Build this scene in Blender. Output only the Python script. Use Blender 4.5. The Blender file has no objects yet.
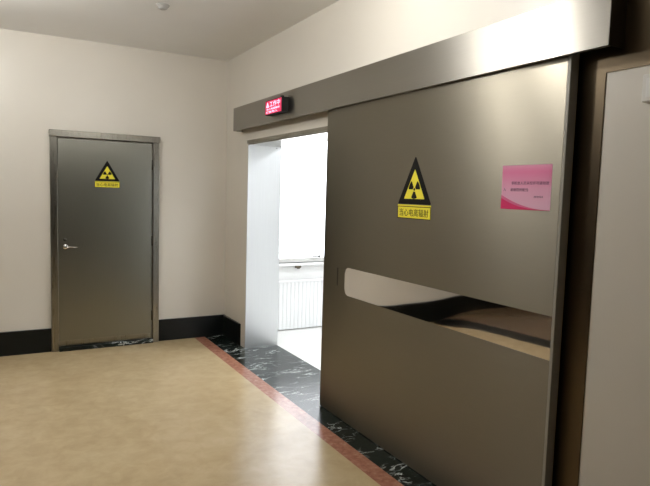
import bpy, bmesh, math, random
from mathutils import Vector, Matrix
random.seed(4)
S = bpy.context.scene
COL = S.collection

# ------------------------------------------------------------------ nodes
def new_mat(name):
    m = bpy.data.materials.new(name); m.use_nodes = True
    nt = m.node_tree
    return m, nt, nt.nodes['Principled BSDF']

def plain(name, rgb, rough=0.5, metal=0.0, spec=0.5, emit=None, strength=0.0):
    m, nt, b = new_mat(name)
    b.inputs['Base Color'].default_value = (*rgb, 1)
    b.inputs['Roughness'].default_value = rough
    b.inputs['Metallic'].default_value = metal
    b.inputs['Specular IOR Level'].default_value = spec
    if emit:
        b.inputs['Emission Color'].default_value = (*emit, 1)
        b.inputs['Emission Strength'].default_value = strength
    return m

def coords(nt, scale=(1, 1, 1), rot=(0, 0, 0)):
    tc = nt.nodes.new('ShaderNodeTexCoord'); mp = nt.nodes.new('ShaderNodeMapping')
    mp.inputs['Scale'].default_value = scale; mp.inputs['Rotation'].default_value = rot
    nt.links.new(tc.outputs['Object'], mp.inputs['Vector'])
    return mp.outputs['Vector']

def noise(nt, vec, scale, detail=4, rough=0.5, dist=0.0):
    n = nt.nodes.new('ShaderNodeTexNoise')
    n.inputs['Scale'].default_value = scale; n.inputs['Detail'].default_value = detail
    n.inputs['Roughness'].default_value = rough; n.inputs['Distortion'].default_value = dist
    nt.links.new(vec, n.inputs['Vector'])
    return n.outputs['Fac']

def ramp(nt, fac, stops):
    r = nt.nodes.new('ShaderNodeValToRGB'); e = r.color_ramp.elements
    while len(e) < len(stops): e.new(0.5)
    for el, (p, c) in zip(e, stops):
        el.position = p; el.color = (*c, 1) if len(c) == 3 else c
    nt.links.new(fac, r.inputs['Fac'])
    return r.outputs['Color']

def mix(nt, fac, a, b, mode='MIX'):
    n = nt.nodes.new('ShaderNodeMix'); n.data_type = 'RGBA'; n.blend_type = mode
    if isinstance(fac, float): n.inputs['Factor'].default_value = fac
    else: nt.links.new(fac, n.inputs['Factor'])
    for s, v in ((n.inputs[6], a), (n.inputs[7], b)):
        if isinstance(v, tuple): s.default_value = (*v, 1)
        else: nt.links.new(v, s)
    return n.outputs[2]

def bump(nt, b, fac, strength, distance=0.002):
    n = nt.nodes.new('ShaderNodeBump'); n.inputs['Strength'].default_value = strength
    n.inputs['Distance'].default_value = distance
    nt.links.new(fac, n.inputs['Height']); nt.links.new(n.outputs['Normal'], b.inputs['Normal'])

def steel(name, rgb, rough, aniso, grain, rot=0.0):
    """brushed stainless steel: grain = stretch of the brush marks"""
    m, nt, b = new_mat(name)
    b.inputs['Metallic'].default_value = 1
    v = coords(nt, grain)
    n = noise(nt, v, 1.0, 5, 0.6)
    lo = tuple(c * 0.98 for c in rgb); hi = tuple(min(1, c * 1.02) for c in rgb)
    nt.links.new(ramp(nt, n, [(0.3, lo), (0.7, hi)]), b.inputs['Base Color'])
    rr = ramp(nt, n, [(0.3, (rough * 0.96,) * 3), (0.7, (rough * 1.04,) * 3)])
    nt.links.new(rr, b.inputs['Roughness'])
    b.inputs['Anisotropic'].default_value = aniso
    b.inputs['Anisotropic Rotation'].default_value = rot
    t = nt.nodes.new('ShaderNodeTangent'); t.direction_type = 'RADIAL'; t.axis = 'Z'
    nt.links.new(t.outputs['Tangent'], b.inputs['Tangent'])
    return m

def paint(name, rgb, rough, spec=0.5):
    m, nt, b = new_mat(name)
    v = coords(nt)
    n = noise(nt, v, 1.3, 3)
    nt.links.new(ramp(nt, n, [(0.3, tuple(c * 0.97 for c in rgb)), (0.7, tuple(min(1, c * 1.02) for c in rgb))]), b.inputs['Base Color'])
    b.inputs['Roughness'].default_value = rough; b.inputs['Specular IOR Level'].default_value = spec
    bump(nt, b, noise(nt, v, 160, 3), 0.06, 0.001)
    return m

def floor_stone():
    m, nt, b = new_mat('polished_beige_stone')
    v = coords(nt)
    big = ramp(nt, noise(nt, v, 1.1, 6, 0.6, 0.6), [(0.3, (0.57, 0.435, 0.25)), (0.5, (0.61, 0.475, 0.28)), (0.72, (0.66, 0.525, 0.325))])
    fine = ramp(nt, noise(nt, v, 9, 8, 0.65, 0.4), [(0.35, (0.87, 0.85, 0.815)), (0.65, (1.0, 1.0, 1.0))])
    nt.links.new(mix(nt, 1.0, big, fine, 'MULTIPLY'), b.inputs['Base Color'])
    nt.links.new(ramp(nt, noise(nt, v, 3, 4), [(0.3, (0.215,) * 3), (0.7, (0.26,) * 3)]), b.inputs['Roughness'])
    b.inputs['Specular IOR Level'].default_value = 0.6
    bump(nt, b, noise(nt, v, 2.2, 2), 0.05, 0.004)
    return m

def border_stone():
    m, nt, b = new_mat('red_border_stone')
    v = coords(nt)
    nt.links.new(ramp(nt, noise(nt, v, 26, 6, 0.7), [(0.3, (0.27, 0.10, 0.065)), (0.55, (0.42, 0.19, 0.125)), (0.75, (0.54, 0.31, 0.22))]), b.inputs['Base Color'])
    b.inputs['Roughness'].default_value = 0.2
    return m

def black_marble(name, veins, rough, spec=0.5, tint=(0.022, 0.030, 0.027)):
    m, nt, b = new_mat(name)
    v = coords(nt, (0.8, 2.0, 1.5))
    base = ramp(nt, noise(nt, v, 6, 6, 0.6, 0.8), [(0.3, (0.005, 0.007, 0.006)), (0.7, tint)])
    w = noise(nt, v, 2.6, 9, 0.62, 1.6)
    line = ramp(nt, w, [(0.482, (0, 0, 0)), (0.5, (1, 1, 1)), (0.518, (0, 0, 0))])
    patch = ramp(nt, noise(nt, v, 4.5, 3), [(0.47, (0, 0, 0)), (0.62, (1, 1, 1))])
    f = mix(nt, 1.0, line, patch, 'MULTIPLY')
    f = mix(nt, 1.0, f, (veins, veins, veins), 'MULTIPLY')
    nt.links.new(mix(nt, f, base, (0.72, 0.76, 0.74)), b.inputs['Base Color'])
    b.inputs['Roughness'].default_value = rough; b.inputs['Specular IOR Level'].default_value = spec
    return m

def notice_paper():
    m, nt, b = new_mat('pink_printed_paper')
    tc = nt.nodes.new('ShaderNodeTexCoord'); sp = nt.nodes.new('ShaderNodeSeparateXYZ')
    nt.links.new(tc.outputs['Generated'], sp.inputs[0])
    nt.links.new(ramp(nt, sp.outputs['Z'], [(0.05, (0.86, 0.52, 0.68)), (0.45, (0.85, 0.42, 0.60)), (0.85, (0.82, 0.22, 0.43)), (1.0, (0.84, 0.34, 0.53))]), b.inputs['Base Color'])
    b.inputs['Roughness'].default_value = 0.35
    return m

def pane_glass():
    m, nt, b = new_mat('window_glass')
    nt.nodes.remove(b)
    t = nt.nodes.new('ShaderNodeBsdfTransparent'); g = nt.nodes.new('ShaderNodeBsdfGlossy'); g.inputs['Roughness'].default_value = 0.02
    fr = nt.nodes.new('ShaderNodeFresnel'); fr.inputs['IOR'].default_value = 1.45
    mx = nt.nodes.new('ShaderNodeMixShader')
    nt.links.new(fr.outputs[0], mx.inputs[0]); nt.links.new(t.outputs[0], mx.inputs[1]); nt.links.new(g.outputs[0], mx.inputs[2])
    nt.links.new(mx.outputs[0], nt.nodes['Material Output'].inputs['Surface'])
    return m

M = dict(
    wall=paint('warm_white_wall_paint', (0.75, 0.712, 0.64), 0.36),
    ceil=paint('ceiling_paint', (0.85, 0.845, 0.83), 0.5),
    brownstone=plain('brown_stone', (0.20, 0.135, 0.08), 0.25),
    wood=plain('brown_wall_panelling', (0.12, 0.08, 0.05), 0.4),
    white=paint('clean_white_paint', (0.86, 0.86, 0.85), 0.5),
    floor=floor_stone(), border=border_stone(),
    marble=black_marble('dark_veined_marble', 1.0, 0.22, 0.3, (0.014, 0.023, 0.020)),
    skirt=black_marble('black_skirting_marble', 0.0, 0.3, 0.25, (0.008, 0.009, 0.009)),
    tile=plain('pale_exam_floor', (0.80, 0.80, 0.78), 0.3),
    panel=steel('brushed_steel_sliding', (0.235, 0.216, 0.176), 0.37, 0.85, (9, 9, 240), 0.25),
    header=steel('brushed_steel_header', (0.33, 0.315, 0.285), 0.35, 0.85, (3, 3, 240), 0.25),
    leaf=steel('brushed_steel_leaf', (0.28, 0.275, 0.235), 0.36, 0.4, (200, 200, 4)),
    frame=steel('brushed_steel_frame', (0.30, 0.285, 0.245), 0.28, 0.3, (300, 300, 6)),
    lining=steel('brushed_steel_lining', (0.62, 0.63, 0.64), 0.3, 0.2, (160, 160, 3)),
    brownplate=steel('brown_plate_metal', (0.135, 0.105, 0.07), 0.34, 0.3, (200, 200, 4)),
    edgegrey=plain('grey_edge_trim', (0.34, 0.33, 0.29), 0.45),
    darkmetal=plain('dark_steel', (0.10, 0.095, 0.085), 0.4, 1.0),
    mirror=plain('polished_steel', (0.90, 0.87, 0.84), 0.03, 1.0),
    chrome=plain('bright_chrome', (0.62, 0.61, 0.58), 0.2, 1.0),
    black=plain('black_print', (0.008, 0.008, 0.008), 0.5, 0.0, 0.12),
    yellow=plain('yellow_print', (0.90, 0.80, 0.05), 0.4),
    blackplastic=plain('black_plastic', (0.010, 0.011, 0.011), 0.45, 0.0, 0.2),
    whiteplastic=plain('white_plastic', (0.80, 0.79, 0.76), 0.4),
    radiator=plain('white_radiator_enamel', (0.86, 0.87, 0.88), 0.35),
    brownplastic=plain('brown_plastic', (0.10, 0.08, 0.05), 0.5),
    greyplastic=plain('grey_plastic', (0.42, 0.41, 0.39), 0.5),
    paper=notice_paper(),
    magenta=plain('magenta_print', (0.72, 0.03, 0.16), 0.35),
    rose=plain('rose_print', (0.76, 0.16, 0.34), 0.35),
    ink=plain('purple_ink', (0.16, 0.04, 0.10), 0.5),
    led=plain('red_led_field', (0.25, 0.005, 0.04), 0.4, emit=(1.0, 0.02, 0.14), strength=0.6),
    ledtext=plain('led_glyphs', (0.9, 0.4, 0.5), 0.4, emit=(1.0, 0.42, 0.56), strength=2.6),
    daypanel=plain('cool_lamp_panel', (0.9, 0.9, 0.9), 0.4, emit=(0.92, 0.96, 1.0), strength=41.0),
    glass=pane_glass(),
)

# --------------------------------------------------------------- mesh tools
class MB:
    def __init__(self): self.bm = bmesh.new()
    def box(self, lo, hi, bev=0.0, seg=2):
        r = bmesh.ops.create_cube(self.bm, size=1.0)
        vs = r['verts']
        for v in vs:
            v.co = Vector([(lo[i] + hi[i]) / 2 + v.co[i] * (hi[i] - lo[i]) for i in range(3)])
        if bev > 0:
            es = list({e for v in vs for e in v.link_edges})
            bmesh.ops.bevel(self.bm, geom=es, offset=bev, segments=seg, affect='EDGES', profile=0.5)
        return self
    def prism(self, pts, fr, w0, w1, bev=0.0):
        """polygon (u,v) in a wall frame, from depth w0 to w1"""
        a = [self.bm.verts.new(fr(u, v, w0)) for u, v in pts]
        b = [self.bm.verts.new(fr(u, v, w1)) for u, v in pts]
        n = len(pts)
        f0 = self.bm.faces.new(list(reversed(a))); f1 = self.bm.faces.new(b)
        for i in range(n): self.bm.faces.new((a[i], a[(i + 1) % n], b[(i + 1) % n], b[i]))
        if bev > 0:
            bmesh.ops.bevel(self.bm, geom=list(f1.edges), offset=bev, segments=2, affect='EDGES')
        return self
    def ring(self, outer, inner, fr, w0, w1):
        n = len(outer)
        A = [[self.bm.verts.new(fr(u, v, w)) for u, v in p] for p, w in ((outer, w0), (outer, w1), (inner, w1), (inner, w0))]
        for k in range(4):
            p, q = A[k], A[(k + 1) % 4]
            for i in range(n): self.bm.faces.new((p[i], p[(i + 1) % n], q[(i + 1) % n], q[i]))
        return self
    def lathe(self, prof, c, axis, n=32):
        """profile of (radius, height) turned about an axis through c"""
        ax = Vector(axis).normalized(); t = ax.orthogonal().normalized(); s = ax.cross(t)
        rings = []
        for r, h in prof:
            if r < 1e-6: rings.append([self.bm.verts.new(Vector(c) + ax * h)])
            else: rings.append([self.bm.verts.new(Vector(c) + ax * h + (t * math.cos(2 * math.pi * k / n) + s * math.sin(2 * math.pi * k / n)) * r) for k in range(n)])
        for p, q in zip(rings, rings[1:]):
            for k in range(n):
                f = [p[k % len(p)], p[(k + 1) % len(p)], q[(k + 1) % len(q)], q[k % len(q)]]
                g = []
                for x in f:
                    if x not in g: g.append(x)
                if len(g) > 2: self.bm.faces.new(g)
        return self
    def tube(self, pts, r, n=12):
        pts = [Vector(p) for p in pts]; rings = []
        for i, p in enumerate(pts):
            d = (pts[min(i + 1, len(pts) - 1)] - pts[max(i - 1, 0)]).normalized()
            t = d.cross(Vector((0.3, 0.2, 0.93))).normalized(); s = d.cross(t)
            rings.append([self.bm.verts.new(p + (t * math.cos(2 * math.pi * k / n) + s * math.sin(2 * math.pi * k / n)) * r) for k in range(n)])
        for p, q in zip(rings, rings[1:]):
            for k in range(n): self.bm.faces.new((p[k], p[(k + 1) % n], q[(k + 1) % n], q[k]))
        self.bm.faces.new(list(reversed(rings[0]))); self.bm.faces.new(rings[-1])
        return self
    def build(self, name, mat, parent=None, smooth=False, origin=None):
        bmesh.ops.recalc_face_normals(self.bm, faces=self.bm.faces)
        root = parent
        off = Vector((0, 0, 0))
        if origin is not None: off = Vector(origin)
        while root is not None:
            off += root.location; root = root.parent
        for v in self.bm.verts: v.co -= off
        me = bpy.data.meshes.new(name); self.bm.to_mesh(me); self.bm.free()
        me.materials.append(mat)
        if smooth:
            for p in me.polygons: p.use_smooth = True
        o = bpy.data.objects.new(name, me); COL.objects.link(o)
        if origin is not None: o.location = origin
        if parent is not None: o.parent = parent
        return o

def tag(o, label, cat, kind=None, group=None):
    o['label'] = label; o['category'] = cat
    if kind: o['kind'] = kind
    if group: o['group'] = group
    return o

def empty(name, loc, label, cat, kind=None, group=None):
    o = bpy.data.objects.new(name, None); COL.objects.link(o); o.location = loc
    o.empty_display_size = 0.1
    return tag(o, label, cat, kind, group)

def struct(name, mb, mat, label, cat):
    return tag(mb.build(name, mat), label, cat, 'structure')

def box(lo, hi, bev=0.0): return MB().box(lo, hi, bev)

# wall frames: u to the right as seen, v up, w out of the wall towards the viewer
def right_frame(x, y, z): return lambda u, v, w: Vector((x - w, y - u, z + v))
def back_frame(x, y, z): return lambda u, v, w: Vector((x + u, y - w, z + v))

def text_part(body, fr, u0, v0, u1, v1, w, mat, name, parent, thick=0.0006):
    cu = bpy.data.curves.new('lettering', 'FONT'); cu.body = body; cu.size = 1.0
    cu.fill_mode = 'FRONT'; cu.resolution_u = 3
    t = bpy.data.objects.new('lettering', cu); COL.objects.link(t)
    bpy.context.view_layer.update()
    dg = bpy.context.evaluated_depsgraph_get()
    me = bpy.data.meshes.new_from_object(t.evaluated_get(dg))
    bpy.data.objects.remove(t); bpy.data.curves.remove(cu)
    xs = [v.co.x for v in me.vertices]; ys = [v.co.y for v in me.vertices]
    x0, x1, y0, y1 = min(xs), max(xs), min(ys), max(ys)
    mb = MB(); mb.bm.from_mesh(me); bpy.data.meshes.remove(me)
    g = bmesh.ops.extrude_face_region(mb.bm, geom=list(mb.bm.faces))
    top = {e for e in g['geom'] if isinstance(e, bmesh.types.BMVert)}
    for v in mb.bm.verts:
        u = u0 + (v.co.x - x0) / (x1 - x0) * (u1 - u0); vv = v0 + (v.co.y - y0) / (y1 - y0) * (v1 - v0)
        v.co = fr(u, vv, w + (thick if v in top else 0))
    return mb.build(name, mat, parent)

# ------------------------------------------------------------- dimensions
ZC = 2.953                 # ceiling
LX, FY = -5.6, -17.0        # far side of the lobby
OYL, OYR, OZ = -0.633, -2.52, 2.046   # opening in the right wall
TH = 0.35                  # thickness of the shielded wall
DXL, DXR, DZ = -1.725, -0.722, 2.10   # hinged door
EXX, EXY, EXH = 4.2, -4.6, 2.8        # exam room

# ---------------------------------------------------------------- setting
struct('floor', box((-3.09, FY, -0.05), (-0.34, 0, 0)), M['floor'], 'polished beige stone floor of the lobby', 'floor')
struct('floor_far', box((LX, FY, -0.05), (-3.09, 0, 0)), M['brownstone'], 'duller brown stone floor on the far side of the lobby beyond the black band', 'floor')
struct('trim_1', box((-0.34, FY, -0.05), (-0.225, 0, 0.0)), M['border'], 'red-brown stone border band along the edge of the beige floor', 'floor border')
struct('trim_2', box((-0.225, FY, -0.05), (TH, 0, 0.0)), M['marble'], 'dark veined marble strip under the sliding door and across its opening', 'threshold')
struct('trim_3', box((-3.36, FY, 0.0), (-3.09, -0.03, 0.0015)), M['skirt'], 'black stone band inlaid in the far side of the beige floor', 'floor border')
struct('ceiling', box((LX - .2, FY - .2, ZC), (TH, 0.2, ZC + 0.1)), M['ceil'], 'plain off-white ceiling of the lobby', 'ceiling')

w = MB(); w.box((LX - .2, 0, -0.05), (0, 0.25, ZC))
struct('wall_back', w, M['wall'], 'warm white wall behind the hinged steel door', 'wall')
w = MB()
w.box((0, OYL, -0.05), (TH, 0.25, ZC))
w.box((0, FY, -0.05), (TH, OYR, ZC))
w.box((0, OYR, OZ), (TH, OYL, ZC))
struct('wall_right', w, M['wall'], 'warm white wall with the wide sliding door opening', 'wall')
struct('wall_left', box((LX - .2, FY, -0.05), (LX, 0, ZC)), M['wood'], 'brown wall across the lobby, seen only in reflections', 'wall')
struct('wall_front', box((LX - .2, FY - .2, -0.05), (TH, FY, ZC)), M['wood'], 'brown wall behind the viewer', 'wall')

HB, BT = 0.225, 0.022
b = MB()
b.box((LX, -BT, 0), (DXL - .002, 0, HB), 0.003); b.box((DXR + .002, -BT, 0), (0, 0, HB), 0.003)
struct('baseboard_back', b, M['skirt'], 'black marble skirting along the back wall on both sides of the hinged door', 'skirting')
b = MB()
b.box((-BT, -0.505, 0), (0, -BT, HB), 0.003); b.box((-BT, FY, 0), (0, -4.75, HB), 0.003)
struct('baseboard_right', b, M['skirt'], 'short black marble skirting between the corner and the sliding door opening', 'skirting')
struct('baseboard_left', box((LX, FY, 0), (LX + BT, -BT, HB), 0.003), M['skirt'], 'black marble skirting across the lobby', 'skirting')

# steel lining of the wide opening
b = MB()
t = 0.008
b.box((-0.004, OYL - t, 0), (TH + .004, OYL, OZ))          # jamb by the corner
lin = empty('trim_4', (0, (OYL + OYR) / 2, 0), 'brushed steel lining of the wide sliding door opening', 'door lining', 'structure')
b.build('jamb', M['lining'], lin)
box((-0.004, OYR, 0), (TH + .004, OYR + t, OZ)).build('jamb', M['lining'], lin)
box((-0.004, OYR + t, OZ - 0.012), (TH + .004, OYL - t, OZ)).build('head', M['frame'], lin)
bx_ = MB(); bx_.box((-0.004, OYR + t, OZ + 0.002), (0, OYL + 0.03, OZ + 0.034)); bx_.build('head_edge', M['frame'], lin)
b = MB(); b.lathe([(0.0, 0.002), (0.005, 0.0015), (0.006, 0)], (0.30, OYL - t, 2.02), (0, -1, 0), 12)
b.build('screw', M['darkmetal'], lin)

# thin brown plate added to darken the wall past the sliding door, an L around the painted part
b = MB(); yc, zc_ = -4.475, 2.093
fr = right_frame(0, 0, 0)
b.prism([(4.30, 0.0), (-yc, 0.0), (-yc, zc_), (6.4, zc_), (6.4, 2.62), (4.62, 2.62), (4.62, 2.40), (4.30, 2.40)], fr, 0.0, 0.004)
struct('trim_5', b, M['brownplate'], 'thin brown plate added over the wall to the right of the sliding door and its header', 'cladding')

# exam room beyond the opening
struct('floor_exam', box((TH, EXY, -0.05), (EXX, 0, 0)), M['tile'], 'pale floor of the bright room beyond the opening', 'floor')
struct('ceiling_exam', box((TH, EXY - .2, EXH), (EXX + .2, 0.25, EXH + .1)), M['white'], 'white ceiling of the bright room', 'ceiling')
WX0, WX1, WZ0, WZ1 = 0.47, 2.7, 0.765, 2.45
w = MB()
w.box((TH, 0, -0.05), (WX0, 0.25, EXH)); w.box((WX1, 0, -0.05), (EXX + .2, 0.25, EXH))
w.box((WX0, 0, -0.05), (WX1, 0.25, WZ0)); w.box((WX0, 0, WZ1), (WX1, 0.25, EXH))
struct('wall_window', w, M['white'], 'white wall under the bright window beyond the opening', 'wall')
struct('wall_exam_side', box((EXX, EXY, -0.05), (EXX + .2, 0, EXH)), M['white'], 'far side wall of the bright room', 'wall')
struct('wall_exam_front', box((TH, EXY - .2, -0.05), (EXX + .2, EXY, EXH)), M['white'], 'wall of the bright room out of view', 'wall')

win = empty('window_1', ((WX0 + WX1) / 2, 0.1, WZ0), 'overexposed white window above a radiator in the room beyond', 'window', 'structure')
f = MB(); fw_ = 0.045
f.box((WX0, .08, WZ0), (WX1, .15, WZ0 + fw_), .004); f.box((WX0, .08, WZ1 - fw_), (WX1, .15, WZ1), .004)
f.box((WX0, .08, WZ0 + fw_), (WX0 + fw_, .15, WZ1 - fw_), .004); f.box((WX1 - fw_, .08, WZ0 + fw_), (WX1, .15, WZ1 - fw_), .004)
f.box((1.62, .08, WZ0 + fw_), (1.66, .15, WZ1 - fw_), .004)
f.build('window_frame', M['whiteplastic'], win)
box((WX0 + fw_, .112, WZ0 + fw_), (1.62, .118, WZ1 - fw_)).build('pane', M['glass'], win)
box((1.66, .112, WZ0 + fw_), (WX1 - fw_, .118, WZ1 - fw_)).build('pane', M['glass'], win)
box((TH + .002, -0.05, 0.737), (WX1 + .08, 0.08, WZ0), .006).build('window_sill', M['white'], win)
h = MB(); h.box((1.10, .052, .822), (1.22, .066, .836), .004); h.box((1.20, .06, .815), (1.225, .08, .843), .004)
h.build('window_handle', M['darkmetal'], win)
h = MB(); h.box((0.845, -0.046, 0.712), (0.915, -0.012, 0.737), .004); h.box((0.862, -0.050, 0.702), (0.898, -0.03, 0.716), .003)
h.build('catch', M['brownplastic'], win)

# radiator under the window
rad = empty('radiator', (1.1, -0.09, 0), 'white ribbed panel radiator under the bright window', 'radiator')
RX0, RX1, RZ0, RZ1 = 0.40, 1.9, 0.012, 0.575
b = MB(); n = 30; pw = (RX1 - RX0) / n
pts = []
for i in range(n):
    x = RX0 + i * pw
    pts += [(x, .0), (x + pw * .18, .0), (x + pw * .3, -.007), (x + pw * .82, -.007), (x + pw * .94, .0)]
pts.append((RX1, 0.0))
front = [(x, -0.095 + y) for x, y in pts]
back_ = [(RX1, -0.045), (RX0, -0.045)]
poly = front + back_
lo = [b.bm.verts.new((x, y, RZ0)) for x, y in poly]; hi = [b.bm.verts.new((x, y, RZ1 - .02)) for x, y in poly]
b.bm.faces.new(list(reversed(lo))); b.bm.faces.new(hi)
for i in range(len(poly)): b.bm.faces.new((lo[i], lo[(i + 1) % len(poly)], hi[(i + 1) % len(poly)], hi[i]))
b.build('panel', M['radiator'], rad)
box((RX0 - .005, -0.112, RZ1 - .02), (RX1 + .005, -0.04, RZ1), .005).build('top_grille', M['radiator'], rad)
for x in (0.6, 1.7):
    box((x, -0.04, RZ0 + .1), (x + .04, -0.022, RZ1 - .1)).build('bracket', M['radiator'], rad)
for x in (0.5, 1.8):
    box((x, -0.085, 0), (x + .03, -0.055, RZ0)).build('leg', M['radiator'], rad)

# ---------------------------------------------------- hinged steel door
d1 = empty('door_1', ((DXL + DXR) / 2, 0, 0), 'closed brushed steel hinged door with a lever handle in the back wall', 'door', 'structure')
FW = 0.062; FD = 0.045
def frame_piece(lo, hi): return box(lo, hi, 0.004)
frame_piece((DXL, -FD, 0), (DXL + FW, 0, DZ - FW)).build('jamb', M['frame'], d1)
frame_piece((DXR - FW, -FD, 0), (DXR, 0, DZ - FW)).build('jamb', M['frame'], d1)
frame_piece((DXL - .006, -FD - .012, DZ - FW), (DXR + .006, 0, DZ)).build('lintel', M['frame'], d1)
lx0, lx1 = DXL + FW + .004, DXR - FW - .006
leaf = box((lx0, -0.018, 0.045), (lx1, -0.001, DZ - FW - .006), 0.003).build('door_leaf', M['leaf'], d1)
box((lx0, -0.022, 0.046), (lx1, -0.018, 0.095), 0.0015).build('kick_strip', M['frame'], leaf)
hd = MB()
hd.lathe([(0, .012), (.020, .012), (.025, .008), (.026, 0)], (-1.598, -0.018, 1.005), (0, -1, 0), 24)
hd.build('rosette', M['chrome'], leaf, True)
hd = MB()
hd.tube([(-1.598, -0.022, 1.005), (-1.598, -0.055, 1.005), (-1.592, -0.064, 1.005), (-1.578, -0.068, 1.005), (-1.49, -0.066, 1.003)], 0.0075)
hd.build('lever_handle', M['chrome'], leaf, True)
hd = MB(); hd.lathe([(0, .006), (.013, .006), (.016, .003), (.017, 0)], (-1.60, -0.018, 1.075), (0, -1, 0), 20)
hd.build('lock_cylinder', M['darkmetal'], leaf, True)
for z in (0.28, 1.05, 1.82):
    g = MB(); g.lathe([(0, .05), (.007, .05), (.007, -.05), (0, -.05)], (lx1 + .004, -0.022, z), (0, 0, 1), 12)
    g.build('hinge', M['darkmetal'], d1, True)
b = MB(); b.box((DXL + FW, -FD - 0.02, 0), (DXR - FW, -0.0, 0.04), 0.004)
b.build('threshold', M['marble'], d1)

# --------------------------------------------------------- warning signs
def round_tri(c, R, r, n=6):
    out = []
    for k in range(3):
        a = math.pi / 2 + k * 2 * math.pi / 3
        px, py = c[0] + math.cos(a) * (R - 2 * r), c[1] + math.sin(a) * (R - 2 * r)
        for j in range(n + 1):
            b_ = a - math.pi / 3 + j * (2 * math.pi / 3) / n
            out.append((px + math.cos(b_) * r, py + math.sin(b_) * r))
    return out

def warning_sign(fr, W, gap, ph, label, origin):
    """triangle with trefoil over a lettered plate, W wide; v = 0 at the plate's foot"""
    root = empty('radiation_warning_sign', origin, label, 'warning sign', group=None)
    H = W * 0.866; v0 = ph + gap
    c = (0, v0 + H / 3); R = W / math.sqrt(3)
    k = W / 0.30
    MB().prism(round_tri(c, R, .006 * k), fr, 0.0, 0.0015).build('triangle_plate', M['black'], root)
    MB().prism(round_tri((c[0], c[1] - .004 * k), R * .62, .003 * k), fr, 0.0015, 0.0022).build('triangle_field', M['yellow'], root)
    cc = (c[0], c[1] - .006 * k); tr = MB()
    r0, r1, r2 = .0075 * k, .0125 * k, .051 * k
    tr.prism([(cc[0] + r0 * math.cos(a), cc[1] + r0 * math.sin(a)) for a in [i * math.pi / 12 for i in range(24)]], fr, 0.0022, 0.0028)
    for a0 in (0, 120, 240):
        A = [math.radians(a0 + i * 6) for i in range(11)]
        p = [(cc[0] + r2 * math.cos(a), cc[1] + r2 * math.sin(a)) for a in A] + [(cc[0] + r1 * math.cos(a), cc[1] + r1 * math.sin(a)) for a in reversed(A)]
        tr.prism(p, fr, 0.0022, 0.0028)
    tr.build('trefoil', M['black'], root)
    hw = W / 2 * 1.0
    MB().prism([(-hw, 0), (hw, 0), (hw, ph + gap * .75), (-hw, ph + gap * .75)], fr, 0.0, 0.0012).build('text_plate', M['yellow'], root)
    e = .0035 * k
    MB().ring([(-hw, 0), (hw, 0), (hw, ph), (-hw, ph)], [(-hw + e, e), (hw - e, e), (hw - e, ph - e), (-hw + e, ph - e)], fr, 0.0012, 0.0018).build('plate_border', M['black'], root)
    text_part('当心电离辐射', fr, -hw * .87, ph * .2, hw * .87, ph * .8, 0.0012, M['black'], 'lettering', root)
    return root

PX = -0.07      # face of the sliding leaf
def taller(f, k): return lambda u, v, w: f(u, v * k, w)
warning_sign(taller(right_frame(PX, -3.363, 1.450), 1.045), 0.302, 0.012, 0.068,
             'large yellow and black triangular radiation warning sign on the sliding steel door', (PX, -3.363, 1.453))
warning_sign(back_frame(-1.218, -0.018, 1.578), 0.232, 0.007, 0.055,
             'small yellow and black triangular radiation warning sign on the hinged steel door', (-1.218, -0.018, 1.578))

# ---------------------------------------------------------- sliding door
PYL, PYR, PB, PT = -2.331, -4.357, 0.005, 2.225
SY0, SZ0, SZ1 = -2.632, 0.888, 1.081       # polished pull strip
d2 = empty('door_2', (PX + .03, (PYL + PYR) / 2, 0), 'wide half-open brushed steel sliding door with a polished horizontal strip', 'door', 'structure')
# leaf: front skin with a pocket for the strip, so the strip sits slightly recessed
fr = right_frame(PX, 0, 0)
def rounded_left(y0, z0, z1, r, yend, n=8):
    """outline in (u,v), u = -y, rounded corners at the left end"""
    u0, ue = -y0, -yend
    p = [(ue, z0), (ue, z1)]
    for j in range(n + 1):
        a = math.pi / 2 + j * (math.pi / 2) / n
        p.append((u0 + r + r * math.cos(a), z1 - r + r * math.sin(a)))
    for j in range(n + 1):
        a = math.pi + j * (math.pi / 2) / n
        p.append((u0 + r + r * math.cos(a), z0 + r + r * math.sin(a)))
    return p
body = MB()
body.box((PX + .006, PYR, PB), (PX + 0.050, PYL, PT), 0.002)
body.build('leaf_core', M['panel'], d2)
YE = PYR + 0.012
hole = rounded_left(SY0, SZ0, SZ1, 0.045, YE)
skin = MB()
skin.prism([(-PYL, SZ1), (-YE, SZ1), (-YE, PT), (-PYL, PT)], fr, -0.006, 0.0, 0.0)
skin.prism([(-PYL, PB), (-YE, PB), (-YE, SZ0), (-PYL, SZ0)], fr, -0.006, 0.0, 0.0)
lefthalf = [p for p in hole[2:]]
skin.prism([(-PYL, SZ1)] + [(-PYL, SZ0)] + list(reversed(lefthalf)), fr, -0.006, 0.0, 0.0)
skin.build('front_skin', M['panel'], d2)
edge = MB(); edge.box((PX, PYR - .004, PB), (PX + .050, YE, PT), 0.002)
edge.build('edge_profile', M['edgegrey'], d2)
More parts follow.
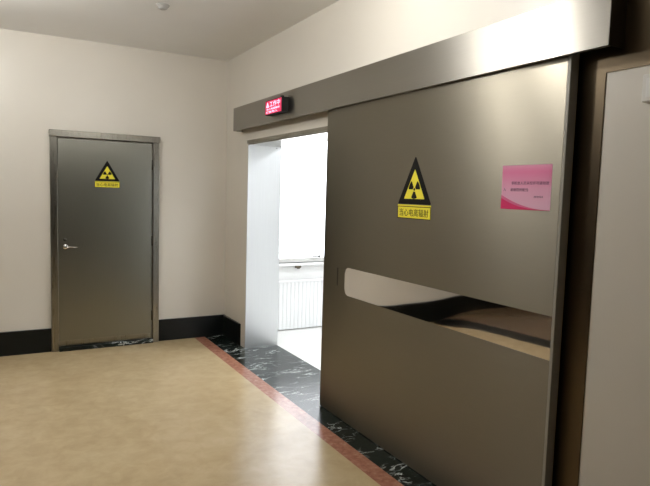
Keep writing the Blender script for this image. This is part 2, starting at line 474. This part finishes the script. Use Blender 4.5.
# polished strip, slightly buckled sheet
NU, NV = 120, 14
mb = MB(); grid = []
def warp(u, v):     # metres towards the viewer; u 0..1 along, v 0..1 up
    sm = lambda x: max(0.0, min(1.0, x)) ** 2 * (3 - 2 * max(0.0, min(1.0, x)))
    env = sm((u - 0.08) / 0.3) * (1 - sm((u - 0.55) / 0.32))
    sag = 0.0017 * env * (1 - v) ** 2
    ripple = 0.00022 * math.sin(2 * math.pi * u * 3.1 + 0.6) * (v - 0.3)
    bent = 0.0014 * max(0.0, 1 - u / 0.075) ** 2
    return sag + ripple + bent
ustart, uend = -SY0, -YE
rr = 0.045
for i in range(NU + 1):
    u = ustart + (uend - ustart) * i / NU
    du = u - ustart
    ins = rr - math.sqrt(max(0, rr * rr - (rr - du) ** 2)) if du < rr else 0.0
    row = []
    for j in range(NV + 1):
        v = (SZ0 + ins) + (SZ1 - SZ0 - 2 * ins) * j / NV
        row.append(mb.bm.verts.new(fr(u, v, -0.0012 + warp(i / NU, (v - SZ0) / (SZ1 - SZ0)))))
    grid.append(row)
for i in range(NU):
    for j in range(NV): mb.bm.faces.new((grid[i][j], grid[i + 1][j], grid[i + 1][j + 1], grid[i][j + 1]))
strip = mb.build('polished_strip', M['mirror'], d2, True)
MB().prism([(2.528, .94), (2.543, .94), (2.543, 1.065), (2.528, 1.065)], fr, 0.0, 0.0008).build('dark_inlay', M['darkmetal'], d2)  # thin dark upright inlay beside the polished strip
strip['label'] = 'mirror-polished steel strip across the door'
for y in (-2.75, -4.0):
    box((PX + .022, y - .06, PT), (PX + .045, y + .06, 2.33), 0.002).build('hanger', M['darkmetal'], d2)

# header cover above the sliding door
HX, HY0, HY1, HZ0, HZ1 = -0.10, -0.471, -4.546, 2.173, 2.395
hc = empty('sliding_door_header', (0, (HY0 + HY1) / 2, HZ0), 'long brushed steel header box above the sliding door', 'door header')
g = MB(); g.box((HX, HY1, HZ0), (HX + .004, HY0, HZ1), 0.001); g.box((HX + .004, HY1, HZ1 - .004), (-0.001, HY0, HZ1), 0.001)
g.box((HX + .004, HY1, HZ0), (HX + .022, HY0, HZ0 + .004))
g.build('front_cover', M['header'], hc)
box((HX + .004, HY0 - .004, HZ0), (-0.001, HY0, HZ1 - .004)).build('end_cap', M['header'], hc)
e = box((HX + .004, HY1, HZ0), (-0.001, HY1 + .004, HZ1 - .004)).build('end_cap', M['header'], hc)
g = MB(); g.box((-0.07, HY1 + .02, 2.33), (-0.001, HY0 - .02, 2.36)); g.box((-0.078, HY1 + .02, 2.325), (-0.03, HY0 - .02, 2.335))
g.build('track_rail', M['darkmetal'], hc)

# ------------------------------------------------------------ LED sign
LX0, LX1, LZ0, LZ1, LD = -1.405, -1.735, 2.223, 2.343, 0.06
led = empty('led_sign', (HX, (LX0 + LX1) / 2, LZ0), 'small black box with glowing red LED characters on the steel header', 'illuminated sign')
box((HX - LD, LX1, LZ0), (HX, LX0, LZ1), 0.003).build('case', M['blackplastic'], led)
box((HX - LD - .001, LX1 + .008, LZ0 + .006), (HX - LD, LX0 - .004, LZ1 - .006)).build('screen', M['led'], led)
box((HX - .05, LX1 + .02, LZ1), (HX - .03, LX1 + .05, LZ1 + .012), .002).build('cable_gland', M['blackplastic'], led)
fr = right_frame(HX - LD - .001, LX0, LZ0)
tr = MB()
tr.ring([(.022, .062), (.078, .062), (.05, .106)], [(.034, .069), (.066, .069), (.05, .094)], fr, 0, .0006)
tr.prism([(.047, .071), (.053, .071), (.053, .086), (.047, .086)], fr, 0, .0006)
tr.build('warning_symbol', M['ledtext'], led)
text_part('工作中', fr, .092, .062, .296, .106, 0, M['ledtext'], 'lettering', led)
text_part('当心电离辐射', fr, .03, .037, .29, .054, 0, M['ledtext'], 'lettering', led)
text_part('灯亮勿入', fr, .02, .012, .25, .031, 0, M['ledtext'], 'lettering', led)

# --------------------------------------------------------- pink notice
nt_ = empty('notice_sign', (PX, -4.16, 1.533), 'pink printed paper notice stuck on the sliding door near its right edge', 'sign')
fr = right_frame(PX, -4.020, 1.533)
NW, NH = 0.280, 0.200
b = MB(); b.prism([(0, 0), (NW, 0), (NW, NH), (0, NH)], fr, 0, .0008)
b.build('sheet', M['paper'], nt_)
def swoosh(a, bb, c, d, w0, w1, m, nm):
    top = [(NW * t, a * (1 - t) ** bb + .0015) for t in [i / 24 for i in range(25)]]
    bot = [(NW * t, max(0, c * (1 - t) ** d)) for t in [i / 24 for i in range(25)]]
    MB().prism(bot + list(reversed(top)), fr, w0, w1).build(nm, m, nt_)
swoosh(.064, 2.1, 0.0, 1.0, .0008, .0011, M['rose'], 'curved_band')
swoosh(.050, 2.8, 0.0, 1.0, .0011, .0014, M['magenta'], 'curved_corner')
text_part('非检查人员未经许可请勿进', fr, .058, .112, .268, .127, .0008, M['ink'], 'lettering', nt_)
text_part('入', fr, .012, .082, .026, .098, .0008, M['ink'], 'lettering', nt_)
text_part('谢谢您的配合', fr, .054, .082, .158, .097, .0008, M['ink'], 'lettering', nt_)
text_part('放射科', fr, .19, .054, .24, .063, .0008, M['ink'], 'lettering', nt_)

# ------------------------------------------------ small fittings
sw = empty('wall_control_box', (0, -4.695, 1.955), 'small white plastic box on the wall right of the sliding door', 'wall box')
box((-0.028, -4.765, 1.953), (0, -4.645, 2.056), .005).build('housing', M['whiteplastic'], sw)
box((-0.030, -4.750, 1.970), (-0.028, -4.662, 2.040), .0008).build('cover_plate', M['white'], sw)

dt = empty('smoke_detector', (-1.043, -1.489, ZC), 'small round grey fitting on the ceiling above the hinged door', 'ceiling fitting')
g = MB(); g.lathe([(0, -.012), (.044, -.012), (.05, -.006), (.05, 0)], (-1.043, -1.489, ZC), (0, 0, 1)); g.build('base', M['greyplastic'], dt, True)
g = MB(); g.lathe([(0, -.034), (.022, -.033), (.034, -.026), (.038, -.012)], (-1.043, -1.489, ZC), (0, 0, 1)); g.build('sensor_cap', M['greyplastic'], dt, True)

# ----------------------------------------------------------------- lamps
def globe_lamp(x, y, z, strength, label, rad_=0.075):
    r = empty('ceiling_lamp', (x, y, ZC), label, 'ceiling lamp')
    g = MB(); g.lathe([(0, -.025), (.035, -.025), (.055, -.010), (.055, 0)], (x, y, ZC), (0, 0, 1)); g.build('ceiling_rose', M['whiteplastic'], r, True)
    g = MB(); g.lathe([(0, z + rad_ * .96), (.008, z + rad_ * .96), (.008, ZC - .025), (0, ZC - .025)], (x, y, 0), (0, 0, 1), 12); g.build('stem', M['whiteplastic'], r)
    mt = plain('opal_globe', (0.9, 0.9, 0.88), 0.4, emit=(1.0, 0.978, 0.93), strength=strength)
    n = 12
    g = MB(); g.lathe([(rad_ * math.sin(math.pi * i / n), -rad_ * math.cos(math.pi * i / n)) for i in range(n + 1)], (x, y, z), (0, 0, 1)); g.build('globe', mt, r, True)
globe_lamp(-1.0, -3.40, 2.78, 175, 'opal globe ceiling lamp nearest the sliding door header')
globe_lamp(-2.4, -1.7, 2.78, 250, 'unseen opal globe lamp added to brighten the wall around the hinged door')  # second lamp, out of view, added to brighten the back wall

def panel_lamp(x, y, label):
    r = empty('ceiling_panel_lamp', (x, y, EXH), label, 'ceiling lamp')
    g = MB(); g.ring([(-.32, -.32), (.32, -.32), (.32, .32), (-.32, .32)], [(-.295, -.295), (.295, -.295), (.295, .295), (-.295, .295)],
                     lambda u, v, w_: Vector((x + u, y + v, EXH - w_)), 0, .02); g.build('lamp_frame', M['whiteplastic'], r)
    box((x - .294, y - .294, EXH - .012), (x + .294, y + .294, EXH - .006)).build('diffuser', M['daypanel'], r)
panel_lamp(1.5, -1.3, 'square flat ceiling lamp of the bright room nearer the window')
panel_lamp(1.5, -3.2, 'square flat ceiling lamp of the bright room farther from the window')

# ------------------------------------------------------------------- sky
wd = bpy.data.worlds.new('overcast_sky'); S.world = wd; wd.use_nodes = True
bg = wd.node_tree.nodes['Background']
bg.inputs['Color'].default_value = (0.93, 0.96, 1.0, 1); bg.inputs['Strength'].default_value = 6.0

# ---------------------------------------------------------------- camera
cam = bpy.data.cameras.new('camera'); co = bpy.data.objects.new('camera', cam); COL.objects.link(co)
cam.sensor_fit = 'HORIZONTAL'; cam.sensor_width = 36.0; cam.lens = 36.0 * 576.014 / 650
cam.clip_start = 0.05
rt = Vector((0.8722924205091577, -0.48813444761377817, 0.028821765647972616))
up = Vector((0.016404754997987034, 0.08812221616290114, 0.9959745775028572))
fwd = Vector((0.4887093380893504, 0.8683082609714885, -0.08487606725655))
m = Matrix((rt, up, -fwd)).transposed().to_4x4()
m.translation = Vector((-2.12172, -5.98713, 1.57809))
co.matrix_world = m
S.camera = co
S.view_settings.view_transform = 'Standard'; S.view_settings.look = 'None'
S.view_settings.exposure = 0.0; S.view_settings.gamma = 1.0; S.view_settings.use_curve_mapping = False
